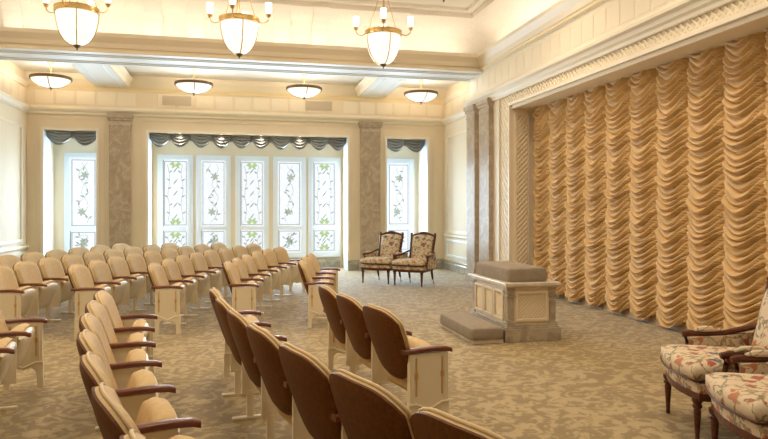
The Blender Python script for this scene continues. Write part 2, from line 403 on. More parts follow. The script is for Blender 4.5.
# far right wall section (behind the far armchairs)
wr = MB().box((XR, 13.72, 0), (XR + .3, 17, 4.85)); struct(wr.build('wall_right_far', M['pale']), 'pale cream wall section beyond the twin pilasters', 'wall')
trim(frame_y(14.0, 16.25, .98, 3.52, XR, -1, .06, .03), M['trim'], 'tall raised panel beyond the twin pilasters', 'moulding')
trim(frame_y(14.0, 16.25, .36, .80, XR, -1, .045, .025), M['white'], 'low white wainscot panel beyond the twin pilasters', 'moulding')
t = MB(); prof_y(t, [(0, .84), (.03, .86), (.05, .89), (.05, .92), (0, .95)], XR, -1, 13.72, YB); trim(t, M['trim'], 'chair rail beyond the twin pilasters', 'chair rail')
# curtain wall: pier, head above curtain
RY = 11.47
cw = MB().box((XRW, RY, 0), (XR + .4, 13.72, 4.85)).box((XRW, YN, 3.56), (XC + .45, RY, 4.85)).box((XC + .12, YN, 0), (XC + .45, RY, 3.56))
struct(cw.build('wall_right', M['trim']), 'cream wall framing the gold curtain opening', 'wall')
# baseboards
BP = [(0, 0), (.05, 0), (.05, .17), (.035, .20), (.035, .24), (.015, .27), (0, .27)]
bb = MB(); xs2 = [XL + .06] + [x for o in OPEN for x in o] + [XR - .06]
for i in range(0, len(xs2), 2): prof_x(bb, BP, YB, -1, xs2[i], xs2[i + 1])
struct(bb.build('baseboard_back', M['base']), 'grey green marble baseboard along the window wall', 'baseboard')
for a, b in OPEN:
    bb = MB(); prof_x(bb, BP, YW, -1, a + .06, b - .06); TN[0] += 1
    struct(bb.build('baseboard_recess_%d' % TN[0], M['base']), 'marble baseboard below the windows of a recess', 'baseboard')
bb = MB(); prof_y(bb, BP, XR, -1, 13.8, YB); struct(bb.build('baseboard_right', M['base']), 'grey green marble baseboard beyond the twin pilasters', 'baseboard')
bb = MB(); prof_y(bb, BP, XL, 1, YN, YB); struct(bb.build('baseboard_left', M['base']), 'grey green marble baseboard along the pale side wall', 'baseboard')
bb = MB(); prof_y(bb, BP, XRW, -1, RY, 12.32); struct(bb.build('baseboard_pier', M['base']), 'marble baseboard under the lattice pier beside the curtain', 'baseboard')

# ---- pilasters
def pilaster(x0, x1, y0, y1, face, label, ztop=3.86):
    p = trim_empty(label, 'pilaster', ((x0 + x1) / 2, (y0 + y1) / 2, 0))
    hx, hy = (x1 - x0) / 2, (y1 - y0) / 2
    MB().box((-hx, -hy, .30), (hx, hy, ztop - .28)).build('shaft', M['pilaster'], p, False, .006)
    b = MB(); b.box((-hx - .03, -hy - .03, 0), (hx + .03, hy + .03, .22)); b.box((-hx - .015, -hy - .015, .22), (hx + .015, hy + .015, .30)); b.build('plinth', M['pilaster'], p, False, .005)
    c = MB(); z = ztop - .28
    c.box((-hx - .015, -hy - .015, z), (hx + .015, hy + .015, z + .035)); c.box((-hx, -hy, z + .035), (hx, hy, z + .13)); c.box((-hx - .03, -hy - .03, z + .13), (hx + .03, hy + .03, z + .19)); c.box((-hx - .055, -hy - .055, z + .19), (hx + .055, hy + .055, ztop))
    c.build('capital', M['pilaster'], p, False, .004)
pilaster(-2.94, -2.46, YB - .09, YB + .03, 'y', 'brown marble pilaster on the window wall behind the far seats')
pilaster(3.15, 3.67, YB - .09, YB + .03, 'y', 'brown marble pilaster on the window wall behind the armchairs')
pilaster(XRW - .10, XRW + .02, 13.17, 13.66, 'x', 'grey marble pilaster of the pair, on the side of the windows')
pilaster(XRW - .10, XRW + .02, 12.36, 12.88, 'x', 'grey marble pilaster of the pair, on the side of the curtain')

# ---- lattice helper: woven diagonal strips on a panel in plane x=const or y=const
def lattice_rect(mb, a0, a1, b0, b1, put, pitch=.085, w=.022, d=.014):
    """strips at +45 / -45 degrees clipped to the rectangle; put(a,b,depth)->xyz"""
    def strip(sgn, w=w, d=d):
        k = -int((b1 - b0) / pitch) - 2
        while True:
            c = a0 + k * pitch
            if c > a1 + (b1 - b0): break
            k += 1
            pts = []
            if sgn > 0: lo, hi = max(a0, c), min(a1, c + (b1 - b0)); f = lambda a: b0 + (a - c)
            else: lo, hi = max(a0, c - (b1 - b0)), min(a1, c); f = lambda a: b0 + (c - a)
            if hi - lo < .03: continue
            p, q = (lo, f(lo)), (hi, f(hi)); n = Vector((-(q[1] - p[1]), q[0] - p[0])).normalized() * w / 2
            vs = [put(p[0] - n.x, p[1] - n.y, 0), put(p[0] + n.x, p[1] + n.y, 0), put(q[0] + n.x, q[1] + n.y, 0), put(q[0] - n.x, q[1] - n.y, 0)]
            vs += [put(p[0] - n.x * .6, p[1] - n.y * .6, d), put(p[0] + n.x * .6, p[1] + n.y * .6, d), put(q[0] + n.x * .6, q[1] + n.y * .6, d), put(q[0] - n.x * .6, q[1] - n.y * .6, d)]
            mb.add(vs, [(4, 5, 6, 7), (0, 1, 5, 4), (1, 2, 6, 5), (2, 3, 7, 6), (3, 0, 4, 7)])
    strip(1); strip(-1, w * .55, d * .45); return mb

# ---- curtain opening frame: lattice band on the wall face, lattice panel on the reveal
fr = trim_empty('lattice carved frame around the gold curtain opening', 'frame')
MB().box((XRW - .05, RY - .001, .0), (XRW, RY + .06, 3.62)).box((XRW - .05, YN, 3.56), (XRW, RY, 3.62)).build('inner_edge', M['trim'], fr, False, .008)
MB().box((XRW - .045, RY + .50, .0), (XRW, RY + .54, 3.80)).box((XRW - .045, YN, 3.77), (XRW, RY + .54, 3.82)).build('outer_edge', M['trim'], fr, False, .006)
lm = MB(); lattice_rect(lm, YN, RY + .5, 3.62, 3.77, lambda a, b, d: (XRW - d, a, b), .10, .034, .016)
lattice_rect(lm, RY + .06, RY + .50, .3, 3.62, lambda a, b, d: (XRW - d, a, b), .15, .045, .018)
tag(lm.build('lattice_strips', M['lattice'], fr), kind='stuff')
rv = trim_empty('lattice panel on the reveal beside the gold curtain', 'panel')
t = frame_x(XRW + .07, XC - .14, .34, 3.42, RY, .035, .022); t.build('panel_moulding', M['trim'], rv)
lm = MB(); lattice_rect(lm, XRW + .105, XC - .175, .375, 3.385, lambda a, b, d: (a, RY - d, b), .095, .034, .024); tag(lm.build('lattice_strips', M['lattice'], rv), kind='stuff')
t = MB().box((XRW, YN, 3.50), (XC + .10, RY, 3.56)); trim(t, M['trim'], 'cream soffit above the gold curtain', 'soffit')

# ---- entablatures
def cornice(d0):  # projecting shelf under the frieze, z 3.83-4.02
    return [(0, 3.83), (d0 * .35, 3.83), (d0 * .4, 3.875), (d0 * .65, 3.90), (d0 * .95, 3.925), (d0, 3.94), (d0, 3.965), (d0 * .7, 3.98), (d0 * .55, 4.02), (0, 4.02)]
def crown(d0, z0=4.42, z1=4.52):
    return [(0, z0), (d0 * .3, z0), (d0 * .4, z0 + .03), (d0 * .8, z1 - .03), (d0, z1), (0, z1)]
t = MB(); prof_x(t, cornice(.12), YB, -1, XL, XR); trim(t, M['trim'], 'projecting cornice shelf across the window wall', 'cornice')
t = MB(); prof_y(t, cornice(.12), XR, -1, 13.72, YB); trim(t, M['trim'], 'cornice shelf on the wall beyond the twin pilasters', 'cornice')
t = MB(); prof_y(t, cornice(.12), XL, 1, YN, YB); trim(t, M['trim'], 'cornice shelf along the pale side wall', 'cornice')
t = MB(); prof_y(t, [(0, 3.78), (.05, 3.78), (.06, 3.82), (.09, 3.85), (.10, 3.90), (.145, 3.93), (.15, 3.97), (.11, 3.99), (.08, 4.03), (0, 4.03)], XRW, -1, YN, 13.72); trim(t, M['trim'], 'projecting cornice shelf above the gold curtain', 'cornice')
t = MB(); prof_x(t, crown(.08), YB, -1, XL, XR); trim(t, M['gold'], 'thin gilded crown line above the window wall frieze', 'crown')
for x, sg, y0, y1, nm in ((XR, -1, YBB, YB, 'beyond the twin pilasters'), (XL, 1, YBB, YB, 'on the pale side wall')):
    t = MB(); prof_y(t, crown(.08), x, sg, y0, y1); trim(t, M['trim'], 'thin crown line %s' % nm, 'crown')
# frieze panels (raised, countable)
def frieze(label, n, put_obj, size):
    f = trim_empty(label, 'frieze')
    for k in range(n): put_obj(f, k)
def panel_mesh(axis, w, h):
    m = MB(); d = .007
    o = [(-w / 2, 0), (w / 2, 0), (w / 2, h), (-w / 2, h)]; i_ = [(-w / 2 + .015, .015), (w / 2 - .015, .015), (w / 2 - .015, h - .015), (-w / 2 + .015, h - .015)]
    if axis == 'x': vs = [(a, 0, b) for a, b in o] + [(a, -d, b) for a, b in i_]
    else: vs = [(0, a, b) for a, b in o] + [(-d, a, b) for a, b in i_]
    return m.add(vs, [(4, 5, 6, 7), (0, 1, 5, 4), (1, 2, 6, 5), (2, 3, 7, 6), (3, 0, 4, 7)])
f = trim_empty('frieze of raised panels above the gold curtain', 'frieze'); pm = panel_mesh('y', .30, .36).mesh('frieze_panel', M['frieze'])
for k in range(44): inst('frieze_panel', pm, f, (XRW - .001, 13.4 - .335 * k, 4.10))
f = trim_empty('frieze of raised panels above the window wall', 'frieze'); pm = panel_mesh('x', .40, .32).mesh('frieze_panel', M['frieze'])
for k in range(22):
    if k in (5, 15): continue
    inst('frieze_panel', pm, f, (XL + .36 + .455 * k, YB - .001, 4.06))
for k, xx in ((5, -1.41), (15, 2.07)):
    v = empty('air_vent', (xx, YB - .008, 4.12), 0, 'cream air vent grille in the frieze, %s' % ('above the diagonal-leaded window by the pilaster' if k == 5 else 'above the windows near the armchairs'), 'vent', 'air vents in the window wall frieze')
    MB().box((-.34, -.014, 0), (.34, -.002, .24)).build('vent_plate', M['vent'], v)
    sl = MB()
    for j in range(9): sl.box((-.31, -.020, .02 + j * .024), (.31, -.014, .032 + j * .024))
    tag(sl.build('vent_slats', M['vent'], v), kind='stuff')
f = trim_empty('frieze of raised panels on the wall beyond the twin pilasters', 'frieze'); pm2 = panel_mesh('y', .40, .32).mesh('frieze_panel', M['frieze'])
for k in range(5): inst('frieze_panel', pm2, f, (XR - .001, 14.25 + .46 * k, 4.06))
f = trim_empty('frieze of raised panels on the pale side wall', 'frieze')
for k in range(5): inst('frieze_panel', pm2, f, (XL + .001, 14.25 + .46 * k, 4.06), (0, 0, PI))

# ---- coffered lower ceiling
ce = MB().box((XL - .3, YBB - .5, 4.78), (6, 18, 4.95)); struct(ce.build('ceiling_coffer', M['ceil']), 'low coffered ceiling in front of the windows', 'ceiling')
bmh = [(-3.22, -2.52, 'beside the left coffer'), (3.10, 3.74, 'beside the right coffer')]
for a, b, nm in bmh:
    t = MB(); t.box((a, YBB, ZB), (b, YB, 4.8))
    o = trim(t, M['beam'], 'pale painted cross beam %s' % ('over the pilaster behind the far seats' if a < 0 else 'over the pilaster behind the armchairs'), 'beam')
    q = MB(); q.box((a + .12, YBB + .12, ZB - .012), (a + .15, YB - .1, ZB)); q.box((b - .15, YBB + .12, ZB - .012), (b - .12, YB - .1, ZB)); q.build('soffit_fillet', M['beam'], o)
    for x, s in ((a, -1), (b, 1)):
        q = MB(); prof_y(q, [(0, ZB), (.03, ZB), (.05, ZB + .06), (.05, ZB + .09), (.11, ZB + .17), (.12, ZB + .22), (0, ZB + .22)], x, s, YBB, YB); q.build('beam_moulding', M['trim'], o)
mbm = MB().box((XL - .2, YBF, ZB), (XR + .2, YBB, 4.535)).box((XL - .2, YBF + .12, 4.535), (XR + .2, YBB, 4.79))
mo = trim(mbm, M['beam'], 'broad painted main beam between the high ceiling and the coffers', 'beam')
for y in (YBF + .18, YBF + .30, YBB - .30, YBB - .16): MB().box((XL, y, ZB - .016), (XR - .35, y + .035, ZB)).build('soffit_fillet', M['beam'], mo)
MB().prism([(YBF, ZB), (YBF - .03, ZB), (YBF - .03, ZB + .03), (YBF - .015, ZB + .05), (YBF, ZB + .05)], 0, XL, 5.0).build('beam_edge', M['trim'], mo)
for a, b in ((XL, bmh[0][0]), (bmh[0][1], bmh[1][0]), (bmh[1][1], XR)):
    q = MB(); q.prism([(YBB, ZB), (YBB + .03, ZB), (YBB + .05, ZB + .06), (YBB + .05, ZB + .09), (YBB + .11, ZB + .17), (YBB + .12, ZB + .22), (YBB, ZB + .22)], 0, a, b); q.build('beam_moulding', M['trim'], mo)
    t = MB(); t.prism([(YB, 4.52), (YB - .03, 4.52), (YB - .10, 4.66), (YB - .13, 4.78), (YB, 4.78)], 0, a, b); trim(t, M['trim'], 'cream cove moulding where the %s coffer meets the window wall' % ('side-wall' if a == XL else 'armchair-side' if b == XR else 'wide middle'), 'moulding')
# crown along the cove ledge (beam side, curtain side, side wall)
def ledge(d):
    return [(0, 4.53), (.03, 4.53), (.035, 4.60), (.06, 4.62), (.08, 4.70), (.13, 4.76), (.16, 4.80), (.16, 4.87), (.12, 4.87), (.10, 4.80), (0, 4.79)]
t = MB(); prof_x(t, ledge(0), YBF + .12, -1, CXL, XRW); lo = trim(t, M['trim'], 'crown ledge of the lit cove along the main beam', 'crown')
MB().box((CXL, YBF + .055, 4.55), (XRW, YBF + .10, 4.59)).build('gilded_line', M['gold'], lo)
t = MB(); prof_y(t, ledge(0), XRW, -1, YN, YBF + .12); lo = trim(t, M['trim'], 'crown ledge of the lit cove above the gold curtain', 'crown')
MB().box((XRW - .06, YN, 4.55), (XRW - .02, YBF + .08, 4.59)).build('gilded_line', M['gold'], lo)
t = MB(); prof_y(t, ledge(0), XL + .2, 1, YN, YBF + .12); trim(t, M['trim'], 'crown ledge of the lit cove above the pale side wall', 'crown')
# cove surfaces (loft) and high ceiling
cv = MB(); steps = [(0, 4.79), (0.0, 4.95), (-.03, 5.12), (-.10, 5.28), (-.22, 5.42), (-.40, 5.53), (-.62, 5.57), (-.62, 5.66), (-.78, 5.66), (-.78, 5.72)]
OX0, OX1, OY = CXL - .45, 5.42, YBF + .42
vs = []; fs = []
for d, z in steps: vs += [(OX0 - d, YN, z), (OX0 - d, OY + d, z), (OX1 + d, OY + d, z), (OX1 + d, YN, z)]
for i in range(len(steps) - 1):
    for k in range(3): fs.append((i * 4 + k, i * 4 + k + 1, i * 4 + 4 + k + 1, i * 4 + 4 + k))
cv.add(vs, fs); struct(cv.build('ceiling_cove', M['cove'], None, 60), 'textured plaster cove glowing above the ledge', 'ceiling')
hc = MB().box((OX0 - .6, YN, 5.72), (OX1 + .6, OY + .6, 5.85)).box((OX0 - .6, YN, 4.70), (OX0, OY + .6, 5.72)).box((OX1, YN, 4.85), (OX1 + .6, OY + .6, 5.72)).box((OX0, OY, 4.95), (OX1, OY + .6, 5.72))
struct(hc.build('ceiling', M['ceil']), 'high white ceiling over the seats', 'ceiling')
hm = MB().box((XL - .1, YN, 4.70), (CXL - .2, OY, 4.79)).box((XRW, YN, 4.70), (OX1 + .1, OY, 4.79)); struct(hm.build('ceiling_shelf', M['ceil']), 'flat trough floor behind the cove ledge', 'ceiling')
t = MB(); t.box((CXL + .75, 11.75, 5.69), (4.3, 11.81, 5.72)); t.box((4.24, YN, 5.69), (4.30, 11.75, 5.72)); trim(t, M['trim'], 'flat border moulding on the high ceiling', 'moulding')
for x in (-4.05, -3.28, -1.56, -.78, .90, 1.67, 3.30):
    t = MB(); prof = [(-d2, z) for d2, z in steps[:7]]
    o = [(OY + d - .05 - (0 if i == 0 else 0), z) for i, (d, z) in enumerate(steps[1:7])]; b_ = [(OY + d + .03, z + .01) for d, z in reversed(steps[1:7])]
    t.prism(o + b_, 0, x - .16, x + .16); trim(t, M['ceil'], 'smooth plaster rib rising up the textured cove', 'rib')

# recessed downlights in the middle coffer
for i, x in enumerate((-1.55, -.18, .81, 2.18)):
    d = empty('recessed_downlight', (x, 15.2, 4.778), 0, 'small recessed downlight in the wide middle coffer', 'downlight', 'downlights in the middle coffer')
    MB().lathe([(.045, 0), (.075, 0), (.075, -.008), (.045, -.008), (.045, 0)], n=20).build('ring', M['trim'], d, True)
    MB().lathe([(.001, -.002), (.044, -.002), (.044, -.006), (.001, -.006)], n=20).build('lens', M['canglow'], d)
    spot('downlight_lamp', (x, 15.2, 4.76), CAN, WARM, 70, .6, .03, (math.radians(20), 0, 0))
sv = MB().box((-.24, -.05, -.01), (.24, .05, 0)).build('slot_vent', M['dark']); sv.location = (.33, 15.0, 4.78); tag(sv, 'narrow dark slot vent in the middle coffer ceiling', 'vent')

# ================================================================== CURTAIN
def swag_panel(seed, w, z0, z1, nu=22, nz=420):
    r = random.Random(seed); ph = [r.random() * 6.28 for _ in range(12)]
    pitch = .082
    def fn(i, j):
        u = i; z = z0 + (z1 - z0) * j
        q = 1 - abs(2 * u - 1) ** 1.7
        hem = .15 * (1 - q) * max(0, 1 - j * 9)
        zz = z + .19 * q + .010 * math.sin(5 * u + ph[0] + 3 * z)
        zz += .018 * math.sin(7 * z + ph[1]) + .009 * math.sin(17 * z + ph[2] + 2 * u) + .005 * math.sin(31 * z + ph[3] + 3 * u)
        p = zz / pitch
        k = math.floor(p); fr_ = p - k
        amp = .85 + .35 * math.sin(k * 2.4 + ph[4] + u) * math.sin(k * 1.1 + ph[5])
        prof_ = math.sin(PI * fr_ ** .62) * amp
        fr2 = (p * 2 + .3 * math.sin(4 * u + k)) % 1
        e = min(1, q * 3.0)
        d = .012 + .075 * q ** .7 + .098 * (.14 + .86 * e) * prof_ + .008 * e * math.sin(PI * fr2)
        return (-d, (u - .5) * w, z + hem)
    return MB().grid(fn, nu, nz)
cu = empty('austrian_curtain', (XC + .02, 6.8, 0), 0, 'gold satin austrian curtain hanging in scalloped swags', 'curtain')
PW = .612; pms = [swag_panel(s, PW + .015, .03, 3.53).mesh('swag_panel', M['drape'], 'all') for s in (1, 2, 3, 4)]
cordm = MB().tube([(0, 0, .18), (0, 0, 3.5)], .010, 6).mesh('cord', M['drape'], True)
for i in range(22):
    yc = 11.38 - PW * (i + .5)
    if yc < YN + .3: break
    inst('swag_panel', pms[(i * 7 + i // 4) % 4], cu, (0, yc - 6.8, 0))
    inst('cord', cordm, cu, (-.045, yc - PW / 2 - 6.8, 0))
bs = MB().box((XC - .02, YN, 0), (XC + .11, RY, .30)); struct(bs.build('baseboard_curtain', M['drapeback']), 'beige skirting seen below the curtain scallops', 'baseboard')

# ================================================================== VALANCES
def valance(x0, x1, n, label, grp):
    y = YB + .30; v = empty('valance', ((x0 + x1) / 2, y, 0), 0, label, 'valance', grp)
    w = (x1 - x0) / n
    def swag(seed):
        r = random.Random(seed); a = r.random() * 6
        def fn(i, j):
            q = 1 - abs(2 * i - 1) ** 1.9; drop = .10 + .25 * q
            z = -drop * j
            p = j * 4.2 + .25 * math.sin(a + 3 * i)
            d = .02 + .08 * q * (.3 + .7 * j) + .075 * (.35 + .65 * q) * abs(math.sin(PI * p)) ** .8
            return ((i - .5) * w * 1.03, -d, z)
        return MB().grid(fn, 18, 40)
    ms = [swag(s).mesh('swag', M['valance'] if s % 2 else M['valdark'], 'all') for s in (1, 2, 3, 4)]
    jab = MB().grid(lambda i, j: ((i - .5) * .05 * (1 - .2 * j), -.05 - .02 * math.cos(6 * i * PI), -.02 - .16 * j), 10, 6).mesh('jabot', M['valance'], 'all')
    for k in range(n):
        inst('swag', ms[k % 2 + (2 if k % 3 == 0 else 0)], v, (x0 + w * (k + .5) - (x0 + x1) / 2, 0, ZT))
        if k: inst('jabot', jab, v, (x0 + w * k - (x0 + x1) / 2, 0, ZT))
    MB().box((x0 - (x0 + x1) / 2, 0, ZT - .03), (x1 - (x0 + x1) / 2, .02, ZT)).build('board', M['valdark'], v)
valance(OPEN[0][0], OPEN[0][1], 2, 'silver grey swag valance in the narrow recess behind the far seats', 'swag valances')
valance(OPEN[1][0], OPEN[1][1], 10, 'long silver grey swag valance across the five windows', 'swag valances')
valance(OPEN[2][0], OPEN[2][1], 2, 'silver grey swag valance in the narrow recess behind the armchairs', 'swag valances')

for x in (-1.35, -.36, .62, 1.60):  # unseen spots added in the recess head to brighten every other swag
    d = empty('added_soffit_light', (x, YB + .10, ZT), 0, 'tiny added downlight, unseen, in the head of the wide recess, before the valance', 'downlight', 'added downlights before the long valance')
    MB().lathe([(.03, 0), (.05, 0), (.05, -.006), (.03, -.006), (.03, 0)], n=16).build('ring', M['trim'], d, True)
    MB().lathe([(.001, -.002), (.029, -.002), (.029, -.004), (.001, -.004)], n=16).build('lens', M['canglow'], d)
    spot('added_soffit_light_lamp', (x, YB + .10, ZT - .012), 7, WARM, 110, .7, .02, (math.radians(12), 0, 0))

# ================================================================== AUDITORIUM CHAIRS
ALPHA = math.radians(19); DIR = Vector((-math.sin(ALPHA), 0, math.cos(ALPHA))); NRM = Vector((math.cos(ALPHA), 0, math.sin(ALPHA)))
def chair_meshes():
    D = {}
    L = .568; B0 = Vector((.035, 0, .325))
    def pos(u, v, f, k=1.0, l=1.0):
        u = 2 * u - 1; vv = 2 * v - 1
        wd = (.262 + .048 * min(1, v * 1.5) ** .8) * k
        if vv < -.55: wd *= 1 - .11 * ((-.55 - vv) / .45) ** 2
        top = L * l - .095 * abs(u) ** 3.4; bot = (.03 + L * (1 - l)) * 1 + .05 * abs(u) ** 4
        s = bot + (top - bot) * v
        p = B0 + DIR * s + NRM * (f + .035 * u * u)
        return (p.x, u * wd, p.z)
    def puff(u, v, e=6):
        u = 2 * u - 1; v = 2 * v - 1; return max(0, (1 - abs(u) ** e) * (1 - abs(v) ** e)) ** .5
    cush = MB().solid(lambda u, v: pos(u, v, .034 + .036 * puff(u, v), .975, .99), lambda u, v: pos(u, v, .003, .985, .995), 14, 16)
    D['back_cushion'] = cush.mesh('back_cushion', M['fabric'], 75)
    shell = MB().solid(lambda u, v: pos(u, v, .005), lambda u, v: pos(u, v, -.006 - .022 * puff(u, v, 4)), 14, 14)
    D['back_shell'] = shell.mesh('back_shell', M['shell'], 60)
    loop = [(u / 14, 1) for u in range(15)] + [(1, v / 12) for v in range(11, -1, -1)] + [(u / 14, 0) for u in range(13, -1, -1)] + [(0, v / 12) for v in range(1, 12)]
    D['piping'] = MB().tube([pos(u, v, .030, .985, .995) for u, v in loop], .0085, 6, True).mesh('piping', M['piping'], 'all')
    # seat, tipped up
    ST = math.radians(20); SD = Vector((math.sin(ST), 0, math.cos(ST))); SN = Vector((-math.cos(ST), 0, math.sin(ST)))
    S0 = Vector((.125, 0, .245))
    def sp(u, v, f):
        u = 2 * u - 1
        wd = .235 + .02 * v
        s = .355 * v + .022 * v * (1 - u * u) - .03 * abs(u) ** 4 * (v > .9)
        p = S0 + SD * s + SN * f; return (p.x, u * wd, p.z)
    D['seat_cushion'] = MB().solid(lambda u, v: sp(u, v, .045 + .05 * puff(u, v, 8)), lambda u, v: sp(u, v, .0), 12, 12).mesh('seat_cushion', M['fabric'], 80)
    D['seat_pan'] = MB().solid(lambda u, v: sp(u * .96 + .02, v * .95, .004), lambda u, v: sp(u * .96 + .02, v * .95, -.022 - .028 * puff(u, v, 4)), 10, 10).mesh('seat_pan', M['cream'], 60)
    hb = MB()
    for s in (-1, 1): hb.box((.10, s * .262 - .016, .30), (.155, s * .262 + .016, .345))
    D['hinge'] = hb.mesh('hinge', M['cream'], False, .004)
    MB_ = MB()
    # arm: curved wooden pad
    pts = [(-.045, .590), (.02, .594), (.12, .597), (.22, .597), (.30, .590), (.338, .578)]
    def arm_sheet(top):
        def fn(i, j):
            x = i * 5; k = min(4, int(x)); t = x - k
            px = pts[k][0] + (pts[k + 1][0] - pts[k][0]) * t; pz = pts[k][1] + (pts[k + 1][1] - pts[k][1]) * t
            wd = .029 * (1 - .35 * (max(0, i - .85) / .15) ** 2)
            jj = 2 * j - 1
            return (px, jj * wd, pz + (.012 * (1 - abs(jj) ** 4) + .004 if top else -.016))
        return fn
    D['armrest'] = MB().solid(arm_sheet(True), arm_sheet(False), 15, 6).mesh('armrest', M['arm'], 60)
    st = MB().box((.0, -.013, .20), (.235, .013, .575)).box((.035, -.018, .02), (.085, .018, .22)).box((-.07, -.024, 0), (.24, .024, .022))
    D['standard'] = st.mesh('standard', M['cream'], False, .004)
    # end panel with scalloped apron and two legs
    poly = [(-.01, 0), (.04, 0), (.045, .10), (.055, .15), (.085, .175), (.12, .168), (.15, .155), (.18, .168), (.215, .175), (.245, .15), (.255, .10), (.26, 0), (.31, 0), (.305, .12), (.308, .20), (.30, .24), (.30, .572), (0, .572), (0, .24), (-.008, .20), (-.005, .12)]
    ep = MB(); vs = []; n = len(poly)
    ep.v = [(x, -.022, z) for x, z in poly] + [(x, .022, z) for x, z in poly]
    ep.f = [tuple(range(n)), tuple(range(2 * n - 1, n - 1, -1))] + [(i, (i + 1) % n, n + (i + 1) % n, n + i) for i in range(n)]
    D['end_panel'] = ep.mesh('end_panel', M['cream'], False)
    ap = MB(); apts = [(.0, .225), (.05, .225), (.09, .205), (.15, .18), (.21, .205), (.25, .225), (.30, .225)]
    for s in (-1, 1): ap.tube([(x, s * .022, z) for x, z in apts], .009, 6)
    for s in (-1, 1):
        for x in (.025, .275): ap.tube([(x, s * .022, .24), (x, s * .022, .55)], .007, 6)
    D['end_moulding'] = ap.mesh('end_moulding', M['cream'], True)
    gl = MB()
    for s in (-1, 1):
        for x in (.048, .252):
            gl.box((x - .005, s * .0235 - .0035, .28), (x + .005, s * .0235 + .0035, .545))
            gl.box((x - .011, s * .024 - .005, .40), (x + .011, s * .024 + .005, .44))
    D['gilt_line'] = gl.mesh('gilt_line', M['chairgold'])
    return D
CM = chair_meshes()
RCX, RCY = 13.5, 7.1
def chair(R, ang, pitch, label, group, near_end=False, far_end=False):
    a = ang; x = RCX - R * math.cos(a); y = RCY + R * math.sin(a)
    o = empty('auditorium_chair', (x, y, 0), -a, label, 'chair', group)
    for k in ('back_shell', 'seat_cushion', 'seat_pan', 'hinge'): p = inst(k, CM[k], o)
    c = inst('back_cushion', CM['back_cushion'], o); inst('piping', CM['piping'], c)
    def side(yy, end):
        inst('armrest', CM['armrest'], o, (0, yy, 0))
        if end:
            e = inst('end_panel', CM['end_panel'], o, (0, yy, 0)); inst('end_moulding', CM['end_moulding'], e); inst('gilt_line', CM['gilt_line'], e)
        else: inst('standard', CM['standard'], o, (0, yy, 0))
    side(-pitch / 2 + .031, near_end)
    if far_end: side(pitch / 2 + .031, True)
    return o
ROWS = {'front': 12.31 + .335, 'second': 13.29 + .335, 'third': 14.23 + .335, 'fourth': 15.16 + .335, 'fifth': 16.06 + .335, 'back': 16.95 + .335}
YF, YNR = 8.56, 6.22     # aisle edges of the far and the near block
ORD = ['first', 'second', 'third', 'fourth', 'fifth', 'sixth', 'seventh', 'eighth', 'ninth', 'tenth']
RW = {'front': 'first', 'second': 'second', 'third': 'third', 'fourth': 'fourth', 'fifth': 'fifth', 'back': 'sixth'}
def far_row(name, n, pitch=.69):
    R = ROWS[name]; a0 = math.asin((YF - RCY) / R); st = pitch / R
    for k in range(n):
        lab = 'tan auditorium chair, %s from the aisle, %s row from the altar, window-side block' % (ORD[k], RW[name])
        if k == 0: lab = 'tan auditorium chair with cream aisle end panel, %s row from the altar, window-side block' % RW[name]
        chair(R, a0 + st * (k + .5), pitch, lab, 'chairs in the %s row by the windows' % name, k == 0, k == n - 1)
def near_row(name, n, pitch=.655, near_end=False):
    R = ROWS[name]; a0 = math.asin((YNR - RCY) / R); st = pitch / R
    for k in range(n):
        lab = 'dark-backed tan auditorium chair, %s from the aisle, %s row, block away from windows' % (ORD[k], RW[name])
        if k == n - 1 and near_end: lab = 'tan auditorium chair with cream gilt-lined end panel closing the short %s row' % name
        chair(R, a0 - st * (k + .5), pitch, lab, 'chairs in the %s row away from the windows' % name, k == n - 1 and near_end, k == 0)
far_row('front', 3); far_row('second', 6); far_row('third', 8); far_row('fourth', 9); far_row('fifth', 9); far_row('back', 9)
near_row('front', 3, .655, True); near_row('second', 8); near_row('third', 7); near_row('fourth', 4)

